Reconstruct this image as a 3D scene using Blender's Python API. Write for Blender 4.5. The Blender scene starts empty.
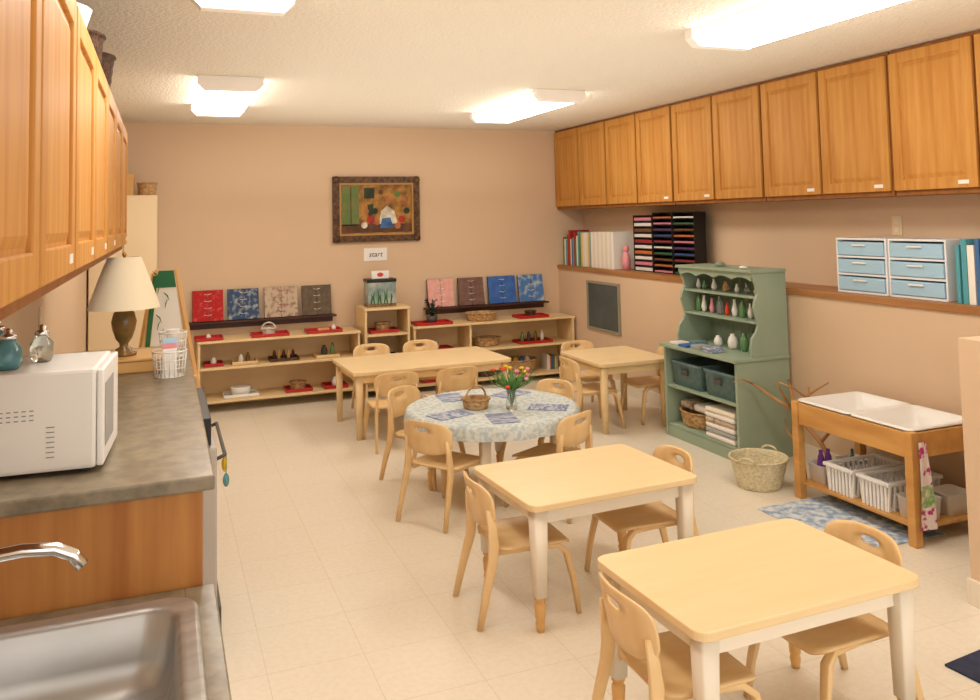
import bpy,bmesh,random
from math import *
from mathutils import Vector,Matrix
random.seed(3)
SC=bpy.context.scene; COL=SC.collection
# ------------------------------------------------------------------ materials
def lin(c):
    return tuple(((v/255)/12.92 if v/255<=.04045 else ((v/255+.055)/1.055)**2.4) for v in c)+(1,)
def mat(name,col,rough=.5,metal=0,col2=None,stretch=(4,4,4),nscale=1,bump=0,bscale=80,emit=0,spec=.4,trans=0,contrast=(.35,.65),tex='noise',alpha=1):
    m=bpy.data.materials.new(name);m.use_nodes=True
    nt=m.node_tree;N=nt.nodes;L=nt.links
    p=N['Principled BSDF'];p.inputs['Base Color'].default_value=lin(col)
    p.inputs['Roughness'].default_value=rough;p.inputs['Metallic'].default_value=metal
    p.inputs['Specular IOR Level'].default_value=spec
    if trans:p.inputs['Transmission Weight'].default_value=trans
    if emit:
        p.inputs['Emission Color'].default_value=lin(col);p.inputs['Emission Strength'].default_value=emit
    tc=N.new('ShaderNodeTexCoord')
    if col2:
        mp=N.new('ShaderNodeMapping');mp.inputs['Scale'].default_value=stretch
        L.new(tc.outputs['Object'],mp.inputs['Vector'])
        t=N.new('ShaderNodeTexNoise');t.inputs['Scale'].default_value=nscale;t.inputs['Detail'].default_value=5;o=t.outputs['Fac']
        L.new(mp.outputs[0],t.inputs['Vector'])
        r=N.new('ShaderNodeValToRGB');r.color_ramp.elements[0].position=contrast[0];r.color_ramp.elements[1].position=contrast[1]
        r.color_ramp.elements[0].color=lin(col);r.color_ramp.elements[1].color=lin(col2)
        L.new(o,r.inputs[0]);L.new(r.outputs[0],p.inputs['Base Color'])
    if bump:
        t2=N.new('ShaderNodeTexNoise');t2.inputs['Scale'].default_value=bscale;t2.inputs['Detail'].default_value=3
        L.new(tc.outputs['Object'],t2.inputs['Vector'])
        b=N.new('ShaderNodeBump');b.inputs['Strength'].default_value=bump;b.inputs['Distance'].default_value=.01
        L.new(t2.outputs['Fac'],b.inputs['Height']);L.new(b.outputs[0],p.inputs['Normal'])
    return m
def floor_mat():
    m=mat('vinyl_tile_floor',(226,206,184),.3,spec=.4)
    nt=m.node_tree;N=nt.nodes;L=nt.links;p=N['Principled BSDF']
    tc=N.new('ShaderNodeTexCoord')
    b=N.new('ShaderNodeTexBrick');b.offset=0;b.inputs['Scale'].default_value=1
    b.inputs['Brick Width'].default_value=.34;b.inputs['Row Height'].default_value=.34
    b.inputs['Mortar Size'].default_value=.0016;b.inputs['Mortar Smooth'].default_value=.3;b.inputs['Bias'].default_value=-.2
    b.inputs['Color1'].default_value=lin((228,218,200));b.inputs['Color2'].default_value=lin((226,216,197));b.inputs['Mortar'].default_value=lin((210,196,172))
    L.new(tc.outputs['Object'],b.inputs['Vector'])
    n=N.new('ShaderNodeTexNoise');n.inputs['Scale'].default_value=45;n.inputs['Detail'].default_value=6
    L.new(tc.outputs['Object'],n.inputs['Vector'])
    r=N.new('ShaderNodeValToRGB');r.color_ramp.elements[0].position=.38;r.color_ramp.elements[1].position=.6
    r.color_ramp.elements[0].color=(.955,.945,.93,1);r.color_ramp.elements[1].color=(1,1,1,1)
    L.new(n.outputs['Fac'],r.inputs[0])
    mx=N.new('ShaderNodeMixRGB');mx.blend_type='MULTIPLY';mx.inputs[0].default_value=1
    L.new(b.outputs['Color'],mx.inputs[1]);L.new(r.outputs[0],mx.inputs[2]);L.new(mx.outputs[0],p.inputs['Base Color'])
    return m
WALL=mat('painted_wall',(215,187,156),.75,bump=.08,bscale=120)
CEIL=mat('textured_ceiling',(223,213,195),.9,bump=1,bscale=60)
FLOOR=floor_mat()
TRIMW=mat('cream_baseboard',(230,218,198),.5)
TRIMB=mat('oak_trim',(176,124,76),.45,col2=(156,106,60),stretch=(20,1.5,20))
OAK=mat('honey_oak',(206,151,78),.5,col2=(184,124,54),stretch=(24,24,1.6),nscale=1.3,contrast=(.3,.7),spec=.25)
OAKD=mat('dark_oak_frame',(154,98,44),.55,col2=(136,82,36),stretch=(22,22,1.6))  # darker oak tone for the whole cabinet body and face frame
OAKP=mat('oak_side_panel',(188,130,66),.5,col2=(160,98,42),stretch=(14,14,1.2))
MAPLE=mat('maple_laminate',(232,206,160),.38,col2=(229,201,153),stretch=(2,14,14),nscale=1.2)
PLY=mat('bent_plywood',(230,196,144),.4,col2=(221,184,129),stretch=(12,3,3),nscale=1.5)
BIRCH=mat('birch_shelf',(232,204,155),.45,col2=(225,194,143),stretch=(2,10,10))
CREAM=mat('cream_plastic',(233,222,203),.45)
PINEF=mat('turned_wood_foot',(218,170,104),.4)
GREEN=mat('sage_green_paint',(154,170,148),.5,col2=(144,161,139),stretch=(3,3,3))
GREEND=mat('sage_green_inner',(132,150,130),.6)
COUNTER=mat('speckled_laminate_counter',(114,103,84),.3,col2=(142,129,106),stretch=(12,12,12),nscale=1.8,contrast=(.35,.65))
STEEL=mat('brushed_steel',(200,200,198),.36,metal=.8,col2=(178,178,176),stretch=(2,30,2))
CHROME=mat('chrome',(222,222,222),.12,metal=1)
WHITE=mat('white_plastic',(236,233,228),.35)
WHITEM=mat('matte_white',(234,230,222),.7)
OFFW=mat('offwhite_appliance',(230,226,219),.35)
BLACK=mat('black_plastic',(22,20,20),.4)
DGREY=mat('dark_grey',(78,74,70),.5)
VENT=mat('vent_grey',(140,134,126),.6)
SLATE=mat('chalkboard_slate',(74,80,78),.7,col2=(88,94,90),stretch=(4,4,4))
DARKW=mat('dark_walnut',(72,40,28),.45)
GOLDW=mat('carved_gilt_wood',(110,72,34),.5,col2=(54,32,14),stretch=(18,18,18),nscale=2,bump=.5,bscale=40)
GILT=mat('gilt_inner_frame',(180,136,66),.4)
LENS=mat('fluorescent_lens',(255,249,240),.5,emit=10)
HOUS=mat('fixture_housing',(240,233,224),.5)
WICK=mat('natural_wicker',(206,170,120),.6,col2=(154,112,68),stretch=(40,40,60),nscale=1,bump=.8,bscale=90)
WICKG=mat('pale_wicker',(228,218,186),.6,col2=(196,182,142),stretch=(60,60,90),bump=.8,bscale=90)
WICKD=mat('dark_wicker',(100,70,50),.6,col2=(60,40,28),stretch=(40,40,60),bump=.8,bscale=90)
WICKW=mat('white_wicker',(236,230,218),.6,col2=(204,196,182),stretch=(40,40,60),bump=.8,bscale=90)
RED=mat('red_tray',(180,36,34),.35)
BLUE=mat('blue_plastic',(56,98,170),.4)
TEALB=mat('grey_teal_fabric_bin',(114,142,144),.8,col2=(98,126,128),stretch=(30,30,30))
LBLUE=mat('light_blue_drawer',(168,206,230),.25)
CLEARW=mat('white_drawer_frame',(236,238,242),.3)
GLASS=mat('clear_glass',(235,245,240),.05,trans=.9,spec=.5)
GLASSG=mat('green_glass',(120,170,110),.1,trans=.4)
GLASST=mat('teal_glass',(110,172,180),.1,trans=.6)
LEAF=mat('leaf_green',(42,110,48),.6)
STEMG=mat('stem_green',(74,124,56),.6)
YEL=mat('yellow_petal',(232,190,40),.6)
ORG=mat('orange_petal',(214,70,36),.6)
PINK=mat('pink_cloth',(226,150,156),.8)
PURP=mat('purple_cloth',(112,54,142),.7)
BRASS=mat('brass',(186,136,66),.3,metal=1)
CLOTH=mat('floral_tablecloth',(208,212,206),.8,col2=(176,188,190),stretch=(24,24,24),nscale=1.8,contrast=(.44,.58))
MATB=mat('woven_placemat',(106,120,156),.8,col2=(186,190,202),stretch=(50,14,60),nscale=1.5,contrast=(.42,.58))
RUGB=mat('blue_rug',(136,158,184),.95,col2=(206,210,212),stretch=(14,14,14),nscale=1.6,contrast=(.42,.6))
RUGK=mat('navy_mat',(40,44,66),.95,col2=(54,58,80),stretch=(20,20,20))
FLORAL=mat('floral_towel',(238,224,220),.85,col2=(190,60,130),stretch=(30,30,30),nscale=1.2,contrast=(.52,.6))
FLORG=mat('towel_green_band',(120,170,90),.85,col2=(230,220,200),stretch=(30,30,30),nscale=1.2)
SHADE=mat('cream_lampshade',(236,222,192),.8,emit=.05)
LBASE=mat('bronze_green_ceramic',(100,88,52),.2,col2=(146,106,52),stretch=(16,16,16))
SPIN=[mat('book_spine_%s'%n,c,.5) for n,c in (('white',(236,232,224)),('cream',(228,218,198)),('red',(174,48,38)),('blue',(66,110,162)),('green',(76,130,84)),('yellow',(220,190,84)),('grey',(164,164,162)),('orange',(214,120,56)),('black',(30,28,30)),('teal',(84,160,172)))]
PAPERS=[mat('construction_paper_%s'%n,c,.8) for n,c in (('red',(150,42,46)),('pink',(206,122,142)),('green',(52,102,62)),('blue',(50,74,130)),('orange',(196,104,52)),('white',(220,216,210)),('purple',(88,52,102)),('brown',(110,70,46)))]
FABR=[mat('red_print_fabric',(180,36,36),.85,col2=(206,90,84),stretch=(26,26,26),contrast=(.54,.7)),
 mat('blue_floral_fabric',(56,78,114),.85,col2=(164,172,168),stretch=(24,24,24),contrast=(.5,.66)),
 mat('tan_print_fabric',(190,172,150),.85,col2=(146,114,96),stretch=(24,24,24),contrast=(.5,.64)),
 mat('taupe_fabric',(112,98,80),.85,col2=(90,76,60),stretch=(26,26,26)),
 mat('rose_fabric',(218,156,146),.85,col2=(226,174,166),stretch=(20,20,20)),
 mat('brown_fabric',(130,98,88),.85,col2=(106,78,70),stretch=(26,26,26)),
 mat('blue_fabric',(48,88,162),.85,col2=(68,112,182),stretch=(14,14,14)),
 mat('pale_blue_fabric',(76,120,176),.85,col2=(178,192,204),stretch=(14,14,14),contrast=(.5,.65))]
# ------------------------------------------------------------------ mesh builder
class B:
    def __init__(s): s.bm=bmesh.new()
    def add(s,b2,m=0,smooth=False,M=None):
        if M is not None: bmesh.ops.transform(b2,matrix=M,verts=b2.verts)
        for f in b2.faces: f.material_index=m; f.smooth=smooth
        me=bpy.data.meshes.new('tmp');b2.to_mesh(me);b2.free()
        s.bm.from_mesh(me);bpy.data.meshes.remove(me);return s
    def box(s,x0,x1,y0,y1,z0,z1,bev=0,m=0,rx=0,ry=0,rz=0):
        b=bmesh.new();bmesh.ops.create_cube(b,size=1)
        bmesh.ops.transform(b,matrix=Matrix.Diagonal((abs(x1-x0),abs(y1-y0),abs(z1-z0),1)),verts=b.verts)
        if bev: bmesh.ops.bevel(b,geom=b.edges[:],offset=bev,segments=2,affect='EDGES',profile=.6)
        M=Matrix.Translation(((x0+x1)/2,(y0+y1)/2,(z0+z1)/2))@Matrix.Rotation(rz,4,'Z')@Matrix.Rotation(ry,4,'Y')@Matrix.Rotation(rx,4,'X')
        return s.add(b,m,False,M)
    def loft(s,rings,m=0,smooth=True,cap=True,close=True):
        b=bmesh.new();R=[[b.verts.new(p) for p in r] for r in rings]
        n=len(R[0])
        for i in range(len(R)-1):
            for j in range(n if close else n-1):
                k=(j+1)%n
                b.faces.new((R[i][j],R[i][k],R[i+1][k],R[i+1][j]))
        if cap and close:
            b.faces.new(R[0][::-1]);b.faces.new(R[-1])
        bmesh.ops.remove_doubles(b,verts=b.verts,dist=1e-6)
        bmesh.ops.recalc_face_normals(b,faces=b.faces)
        return s.add(b,m,smooth)
    def tube(s,pts,rads,n=10,m=0,ref=None,cap=True,square=False):
        P=[Vector(p) for p in pts]
        if not isinstance(rads,(list,)): rads=[rads]*len(P)
        rings=[]
        for i,p in enumerate(P):
            t=(P[min(i+1,len(P)-1)]-P[max(i-1,0)]).normalized()
            rf=Vector(ref) if ref else (Vector((0,0,1)) if abs((P[-1]-P[0]).normalized().z)<.8 else Vector((1,0,0)))
            a=rf.cross(t)
            if a.length<1e-4: a=Vector((0,1,.01)).cross(t)
            a.normalize();c=t.cross(a).normalized()
            r=rads[i];ra,rb=(r if isinstance(r,tuple) else (r,r))
            ring=[]
            for k in range(n):
                th=2*pi*k/n+(pi/4 if n==4 else 0)
                x,y=cos(th),sin(th)
                if square:
                    e=.35;x=copysign(abs(x)**e,x);y=copysign(abs(y)**e,y)
                ring.append(p+a*ra*x+c*rb*y)
            rings.append(ring)
        return s.loft(rings,m,n>4,cap)
    def lathe(s,prof,c=(0,0,0),n=24,m=0,sx=1,sy=1,cap=True,smooth=True):
        rings=[[(c[0]+sx*max(r,1e-4)*cos(2*pi*k/n),c[1]+sy*max(r,1e-4)*sin(2*pi*k/n),c[2]+z) for k in range(n)] for r,z in prof]
        return s.loft(rings,m,smooth,cap)
    def ell(s,c,r,m=0,n=12):
        b=bmesh.new();bmesh.ops.create_uvsphere(b,u_segments=n,v_segments=max(6,n//2),radius=1)
        return s.add(b,m,True,Matrix.Translation(c)@Matrix.Diagonal((r[0],r[1],r[2],1)))
    def prism(s,poly,axis,a,b_,m=0,bev=0):
        b=bmesh.new()
        def P(u,v,w):
            return {'x':(w,u,v),'y':(u,w,v),'z':(u,v,w)}[axis]
        A=[b.verts.new(P(u,v,a)) for u,v in poly];C=[b.verts.new(P(u,v,b_)) for u,v in poly]
        n=len(poly)
        b.faces.new(A);b.faces.new(C[::-1])
        for i in range(n): b.faces.new((A[i],C[i],C[(i+1)%n],A[(i+1)%n]))
        bmesh.ops.recalc_face_normals(b,faces=b.faces)
        if bev:
            es=[e for e in b.edges if abs((e.verts[0].co-e.verts[1].co)[{'x':0,'y':1,'z':2}[axis]])<1e-6]
            bmesh.ops.bevel(b,geom=es,offset=bev,segments=2,affect='EDGES',profile=.6)
        return s.add(b,m,False)
    def mesh(s,name,mats):
        me=bpy.data.meshes.new(name);s.bm.to_mesh(me);s.bm.free()
        for x in mats: me.materials.append(x)
        return me
def rrect(x0,x1,y0,y1,r,k=5):
    out=[]
    for cx,cy,a0 in ((x1-r,y1-r,0),(x0+r,y1-r,pi/2),(x0+r,y0+r,pi),(x1-r,y0+r,3*pi/2)):
        for i in range(k+1):
            a=a0+pi/2*i/k;out.append((cx+r*cos(a),cy+r*sin(a)))
    return out
def obj(name,b,mats,parent=None,loc=(0,0,0),rz=0):
    o=bpy.data.objects.new(name,b.mesh(name,mats) if b else None)
    COL.objects.link(o);o.location=loc;o.rotation_euler=(0,0,rz)
    if parent: o.parent=parent
    if not b: o.empty_display_size=.05
    return o
def thing(name,label,cat,b=None,mats=(),loc=(0,0,0),rz=0,group=None):
    o=obj(name,b,mats,None,loc,rz);o['label']=label;o['category']=cat
    if group:o['group']=group
    return o
def part(p,name,b,mats,label=None,loc=(0,0,0),rz=0):
    o=obj(name,b,mats,p,loc,rz)
    if label:o['label']=label
    return o
def struct(name,b,mats):
    o=obj(name,b,mats);o['kind']='structure';return o
def dup(root,loc,rz=None,label=None):
    def cp(o,par):
        c=o.copy();COL.objects.link(c)
        if par: c.parent=par
        for ch in [x for x in o.children]: cp(ch,c)
        return c
    c=cp(root,None);c.location=loc
    if rz is not None:c.rotation_euler=(0,0,rz)
    if label:c['label']=label
    return c
# ------------------------------------------------------------------ room dims
XL,XR,XU,YB,ZC=-.55,3.765,4.07,7.685,2.44
LZ=1.066
struct('floor',B().box(-.65,4.2,-.8,7.8,-.06,0),[FLOOR])
struct('ceiling',B().box(-.65,4.2,-.8,7.8,ZC,ZC+.06),[CEIL])
struct('wall_back',B().box(-.65,4.2,YB,7.8,0,ZC),[WALL])
struct('wall_left',B().box(-.65,XL,-.8,YB,0,ZC),[WALL])
struct('wall_right',B().box(XU,4.2,-.8,YB,0,ZC),[WALL])
struct('wall_right.001',B().box(XR,XU,-.8,YB,0,LZ-.04),[WALL])
struct('wall_near',B().box(2.97,XR,1.3,2.45,0,LZ-.03),[WALL])
struct('trim_1',B().box(XR-.015,XU,1.3,YB,LZ-.04,LZ,.004),[TRIMB])
struct('baseboard_right',B().box(XR-.012,XR,2.45,YB,0,.1,.003),[TRIMW])
struct('baseboard_back',B().box(XL,XR-.012,YB-.012,YB,0,.1,.003),[TRIMW])
struct('baseboard_near',B().box(2.958,2.97,1.3,2.45,0,.1,.003).box(2.958,XR-.012,2.45,2.462,0,.1,.003),[TRIMW])
# ------------------------------------------------------------------ wall cabinets
def door_mesh(w,h,fr=.06):
    b=B();t=.02
    b.box(0,fr,-t,0,0,h,.004);b.box(w-fr,w,-t,0,0,h,.004)
    b.box(fr,w-fr,-t,0,0,fr,.004);b.box(fr,w-fr,-t,0,h-fr,h,.004)
    b.box(fr-.004,w-fr+.004,-.010,0,fr-.004,h-fr+.004)
    i=.008;j=.026
    b.loft([[(fr+i,-.010,fr+i),(w-fr-i,-.010,fr+i),(w-fr-i,-.010,h-fr-i),(fr+i,-.010,h-fr-i)],
            [(fr+j,-.015,fr+j),(w-fr-j,-.015,fr+j),(w-fr-j,-.015,h-fr-j),(fr+j,-.015,h-fr-j)]],0,False)
    return b
def cabinet(loc,rz,w,h,d,n,label,group,stick=()):
    c=thing('wall_cabinet',label,'cabinet',loc=loc,rz=rz,group=group)
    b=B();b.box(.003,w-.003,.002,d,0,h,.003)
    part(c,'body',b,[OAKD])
    dw=w/n
    for i in range(n):
        dd=part(c,'door',door_mesh(dw-.022,h-.05),[OAK],loc=(i*dw+.011,0,.028))
        if i in stick:
            part(dd,'label_sticker',B().box(dw-.13,dw-.07,-.0215,-.02,.02,.04),[WHITE],'small white paper label')
    return c
W=.53
for k,st in zip(range(0,11,2),((),(1,),(0,),(1,0),(1,0),())):
    cabinet((XR,YB-k*W-.002,1.63),-pi/2,2*W-.006,ZC-1.63-.003,XU-XR-.004,2,'honey oak double door wall cabinet above the ledge','oak cabinets above the ledge',st)
for y,st,n in ((.92,(1,),2),(2.06,(0,1),2),(3.20,(0,),2),(4.34,(0,),1)):
    cabinet((-.2,y,1.432),pi/2,.567*n,.65,.345,n,('honey oak double door wall cabinet over the counter' if n>1 else 'honey oak single door wall cabinet above the table lamp'),'oak cabinets over the counter',st)
# ------------------------------------------------------------------ ceiling lights
def light(loc):
    t=thing('ceiling_light','white wraparound fluorescent ceiling light fixture, switched on','ceiling light',loc=loc,group='fluorescent fixtures on the ceiling')
    b=B();b.box(-.175,.175,-.64,.64,-.03,0,.006)
    for s in(-1,1): b.prism([(-.19,0),(.19,0),(.19,-.045),(.15,-.085),(-.15,-.085),(-.19,-.045)],'y',s*.64-.03,s*.64+.03,0,.004)
    part(t,'housing',b,[HOUS])
    b=B();b.prism([(-.182,-.031),(.182,-.031),(.182,-.045),(.145,-.08),(-.145,-.08),(-.182,-.045)],'y',-.609,.609)
    part(t,'lens',b,[LENS],'glowing ribbed diffuser lens')
for x,y in ((.28,2.58),(2.53,2.66),(.38,5.82),(2.58,5.82)): light((x,y,ZC))
# added soft fill lamps, aimed up to brighten the ceiling, no real fixture
for y in (1.6,4.0,6.2):
    ld=bpy.data.lights.new('ceiling_fill','AREA');ld.shape='RECTANGLE';ld.size=3.2;ld.size_y=2.2;ld.energy=11;ld.color=(1,.96,.89)
    lo=bpy.data.objects.new('ceiling_fill',ld);COL.objects.link(lo);lo.location=(1.75,y,1.75);lo.rotation_euler=(pi,0,0)
# ------------------------------------------------------------------ tables
def table(name,label,loc,rz,w,d,h,style,top=MAPLE,cat='table'):
    t=thing(name,label,cat,loc=loc,rz=rz)
    b=B();b.prism(rrect(-w/2,w/2,-d/2,d/2,.04),'z',h-.026,h,0,.005)
    part(t,'tabletop',b,[top])
    i=.055
    b=B()
    for s in(-1,1):
        b.box(-w/2+i+.02,w/2-i-.02,s*(d/2-i)-.009,s*(d/2-i)+.009,h-.085,h-.0265)
        b.box(s*(w/2-i)-.009,s*(w/2-i)+.009,-d/2+i+.02,d/2-i-.02,h-.085,h-.0265)
    part(t,'apron',b,[CREAM if style=='cream' else BIRCH])
    for sx in(-1,1):
        for sy in(-1,1):
            b=B()
            X,Y=sx*(w/2-.05),sy*(d/2-.05)
            if style=='cream':
                b.tube([(X,Y,h-.027),(X,Y,.13)],[(.031,.031),(.024,.024)],12,0,square=True)
                b.lathe([(.020,.13),(.022,.12),(.015,.11),(.022,.10),(.019,.05),(.015,.045),(.019,.03),(.014,0)],(X,Y,0),14,1)
            else:
                b.tube([(X,Y,h-.027),(X,Y,.0)],[(.026,.026),(.019,.019)],12,0,square=True)
            part(t,'leg',b,[CREAM,PINEF] if style=='cream' else [BIRCH])
    return t
table('classroom_table','low rectangular maple-top table with cream legs and turned feet',(1.655,3.2,0),.05,.78,.58,.48,'cream')
table('classroom_table','low rectangular maple-top table with two plywood chairs under it',(1.675,2.135,0),.02,.80,.55,.48,'cream')
table('classroom_table','long low light wood table beside the wall shelves',(1.87,6.28,0),.03,1.24,.72,.48,'wood')
table('classroom_table','small square light wood table beside the green hutch',(3.2,5.62,0),0,.6,.68,.5,'wood')
RT=thing('round_table','round low table covered with a pale floral tablecloth','table',loc=(1.765,4.52,0))
b=B();b.lathe([(.48,.45),(.48,.475)],n=48)
part(RT,'tabletop',b,[MAPLE])
b=B();rings=[]
for r,z,wv in ((.0005,.481,0),(.25,.481,0),(.475,.481,0),(.490,.476,0),(.497,.46,.002),(.499,.43,.005),(.500,.405,.007)):
    rings.append([((r+wv*sin(14*2*pi*k/112))*cos(2*pi*k/112),(r+wv*sin(14*2*pi*k/112))*sin(2*pi*k/112),z) for k in range(112)])
b.loft(rings,0,True,False)
part(RT,'tablecloth',b,[CLOTH],'pale grey-green floral tablecloth')
for k in range(4):
    a=pi/4+k*pi/2+.3
    b=B();X,Y=.36*cos(a),.36*sin(a)
    b.tube([(X,Y,.449),(X,Y,.13)],[(.03,.03),(.025,.025)],12,0,square=True)
    b.lathe([(.020,.13),(.022,.12),(.015,.11),(.022,.10),(.019,.05),(.015,.045),(.019,.03),(.014,0)],(X,Y,0),14,1)
    part(RT,'leg',b,[CREAM,PINEF])
# ------------------------------------------------------------------ chair
def build_chair():
    c=thing('child_chair','small bent plywood child chair with a handle slot in the back','chair',group='child chairs at the tables')
    b=B()
    out=rrect(-.155,.155,-.15,.165,.06,6)
    def zz(x,y): return .285-.012*cos(min(1,abs(x)/.155)*pi/2)*cos(max(-1,min(1,y/.16))*pi/2)-(.02*max(0,(y-.11)/.055)**2)
    rings=[]
    for f in (0.001,.35,.7,.93,1): rings.append([(x*f,y*f,zz(x*f,y*f)-(0.002 if f==1 else 0)) for x,y in out])
    for f in (1,.7,.001): rings.append([(x*f,y*f,zz(x*f,y*f)-.011) for x,y in out])
    b.loft(rings,0,True,False)
    part(c,'seat',b,[PLY])
    N=40
    def sup(w,h,e,cx,cz):
        L=[]
        for k in range(N):
            th=2*pi*k/N;x,y=cos(th),sin(th)
            L.append((cx+w*copysign(abs(x)**e,x),cz+h*copysign(abs(y)**e,y)))
        return L
    O=sup(.158,.086,.6,0,.438);I=sup(.04,.014,.8,0,.480)
    def pos(x,z,off):
        y=-.19-.03*(z-.35)/.19+ .045*(x/.16)**2
        return (x*(1-.12*max(0,(.42-z)/.1)),y-off,z)
    rings=[]
    def lp(f,off): return [pos(O[k][0]*(1-f)+I[k][0]*f,O[k][1]*(1-f)+I[k][1]*f,off) for k in range(N)]
    for f,off in ((0,.005),(.03,.0),(.35,0),(.7,0),(1,0),(1,.010),(.7,.010),(.35,.010),(.03,.010),(0,.005)): rings.append(lp(f,off))
    b=B();b.loft(rings,0,True,False)
    part(c,'backrest',b,[PLY])
    for s in(-1,1):
        b=B()
        b.tube([(s*.155,-.235,0),(s*.15,-.205,.12),(s*.142,-.172,.24),(s*.138,-.165,.30),(s*.135,-.17,.36),(s*.131,-.178,.43)],
               [(.009,.011),(.009,.015),(.009,.020),(.009,.021),(.008,.018),(.007,.014)],12,0,ref=(0,1,0),square=True)
        part(c,'leg',b,[PLY])
        b=B()
        b.tube([(s*.165,.175,0),(s*.155,.16,.12),(s*.143,.135,.235),(s*.135,.10,.262),(s*.125,.0,.264),(s*.12,-.14,.262)],
               [(.009,.011),(.009,.015),(.011,.018),(.011,.014),(.011,.011),(.011,.009)],12,0,ref=(1,0,0),square=True)
        part(c,'leg',b,[PLY])
    return c
ch0=build_chair()
def chair(x,y,deg,label=None):
    return dup(ch0,(x,y,0),radians(deg-90),label)
lab='small bent plywood child chair '
ch0.location=(1.36,3.19,0);ch0.rotation_euler=(0,0,radians(-92+0));ch0['label']=lab+'pulled up to a maple table'
for x,y,a,l in ((1.91,3.18,178,'tucked under a maple table'),(1.39,2.10,-2,'drawn up beside a maple table'),(1.935,2.13,182,'tucked beneath a maple table'),
  (1.42,4.29,34,'turned toward the round table'),(1.49,4.90,-54,'beside the round tablecloth'),(1.955,4.165,118,'angled in at the round table'),(2.15,4.74,204,'slid under the round table'),
  (1.5,5.78,88,'facing the long table'),(1.93,5.78,92,'at the long wooden table'),(2.05,6.74,268,'between long table and shelves'),(1.63,6.74,270,'between long table and shelf tower'),
  (2.97,5.57,0,'at the small square table'),(3.2,6.04,270,'behind the small square table'),(3.5,5.60,180,'between small table and green hutch')):
    chair(x,y,a,lab+l)
# ------------------------------------------------------------------ low shelves on back wall
def shelf(name,label,x0,x1,y0,y1,h,levels,div=()):
    t=thing(name,label,'shelf',loc=(x0,y0,0))
    w=x1-x0;d=y1-y0
    b=B();b.box(0,.02,0,d,0,h-.021,.002);b.box(w-.02,w,0,d,0,h-.021,.002)
    for q in div: b.box(q-.01,q+.01,.01,d,.0,h-.021,.002)
    b.box(.02,w-.02,d-.008,d,0,h-.021)
    part(t,'body',b,[BIRCH])
    part(t,'top_board',B().box(-.005,w+.005,-.01,d,h-.02,h,.004),[BIRCH])
    for z in levels: part(t,'shelf_board',B().box(.021,w-.021,0,d-.009,z-.02,z,.003),[BIRCH])
    return t
SY=7.3
shelf('low_shelf','low open birch shelf unit with two lower boards',.27,1.62,SY,7.66,.59,(.37,.10))
shelf('shelf_tower','small tall birch shelf between two low shelves',1.66,2.07,SY-.02,7.66,.78,(.55,.32,.08))
shelf('low_shelf','low open birch shelf unit by the corner',2.11,3.73,SY,7.66,.59,(.345,.07),(.55,))
for x0,x1 in ((.2,1.47),(2.32,3.6)):
    b=B();b.box(x0,x1,7.575,YB-.001,.70,.716,.003);b.box(x0+.02,x1-.02,YB-.02,YB-.001,.65,.70,.002)
    thing('display_rail','dark walnut narrow display ledge on the wall','shelf',b,[DARKW],group='display ledges')
fx=[(.23,.50),(.52,.80),(.83,1.14),(1.16,1.44),(2.34,2.62),(2.65,2.93),(2.96,3.27),(3.28,3.57)]
fl=['red print','blue floral','tan print','taupe','rose pink','brown','bright blue','pale blue patterned']
for i,(a,c) in enumerate(fx):
    t=thing('dressing_frame','wooden dressing frame with %s cloth leaning on the ledge'%fl[i],'fabric frame',loc=((a+c)/2,7.605,.7185),group='dressing frames')
    t.rotation_euler=(radians(-11),0,0)
    w=(c-a)/2-.008
    b=B();b.box(-w,w,0,.012,0,.015,.002);b.box(-w,w,0,.012,.255,.27,.002);b.box(-w,-w+.014,0,.012,0,.27,.002);b.box(w-.014,w,0,.012,0,.27,.002)
    part(t,'frame',b,[DARKW])
    b=B();b.box(-w+.002,-.002,-.005,-.0005,.004,.268,.002);b.box(.002,w-.002,-.005,-.0005,.004,.268,.002)
    part(t,'cloth',b,[FABR[i]])
    for z in (.05,.11,.17,.23): part(t,'tie',B().tube([(-.03,-.006,z+.008),(0,-.009,z),(.03,-.006,z+.008)],.0025,6),[WHITE if i!=2 else RED])
# painting
t=thing('framed_painting','still life painting in a carved dark gilt frame on the wall','painting',loc=(1.875,YB-.001,1.665))
def frame_ring(b,w,h,f,y0,y1,m=0):
    for s in(-1,1):
        b.prism([(s*w,-h),(s*w,h),(s*(w-f),h-f),(s*(w-f),-h+f)],'y',y0,y1,m)
        b.prism([(-w,s*h),(w,s*h),(w-f,s*(h-f)),(-w+f,s*(h-f))],'y',y0,y1,m)
b=B();frame_ring(b,.415,.305,.06,-.035,0,0);frame_ring(b,.357,.247,.018,-.028,0,1)
for sx in(-1,1):
    for sz in(-1,1): b.ell((sx*.385,-.035,sz*.275),(.035,.012,.035),0)
part(t,'frame',b,[GOLDW,GILT])
pm=[mat('paint_%s'%n,c,.6,col2=c2,stretch=(12,12,12),contrast=(.4,.65)) for n,c,c2 in (('gold_ground',(180,130,56),(110,74,30)),('green_door',(90,120,60),(120,120,70)),('brown_shadow',(80,50,26),(110,66,34)),('blue_cloth',(60,110,170),(40,70,120)),('white_cloth',(226,220,200),(180,170,150)),('red_pot',(180,50,36),(130,36,26)),('skin_clay',(180,110,70),(150,86,54)),('dark_leaf',(40,60,34),(26,40,22)))]
b=B();y=-.012
b.box(-.34,.34,-.012,-.004,-.23,.23,0,0)
def patch(pts,m,k=1):
    b.prism(pts,'y',y-.0008*k,y-.0008*(k-1)-.0002,m)
patch([(-.33,-.15),(-.17,-.15),(-.17,.22),(-.33,.22)],1)
patch([(-.25,-.14),(-.24,-.14),(-.24,.21),(-.25,.21)],2,2)
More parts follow.
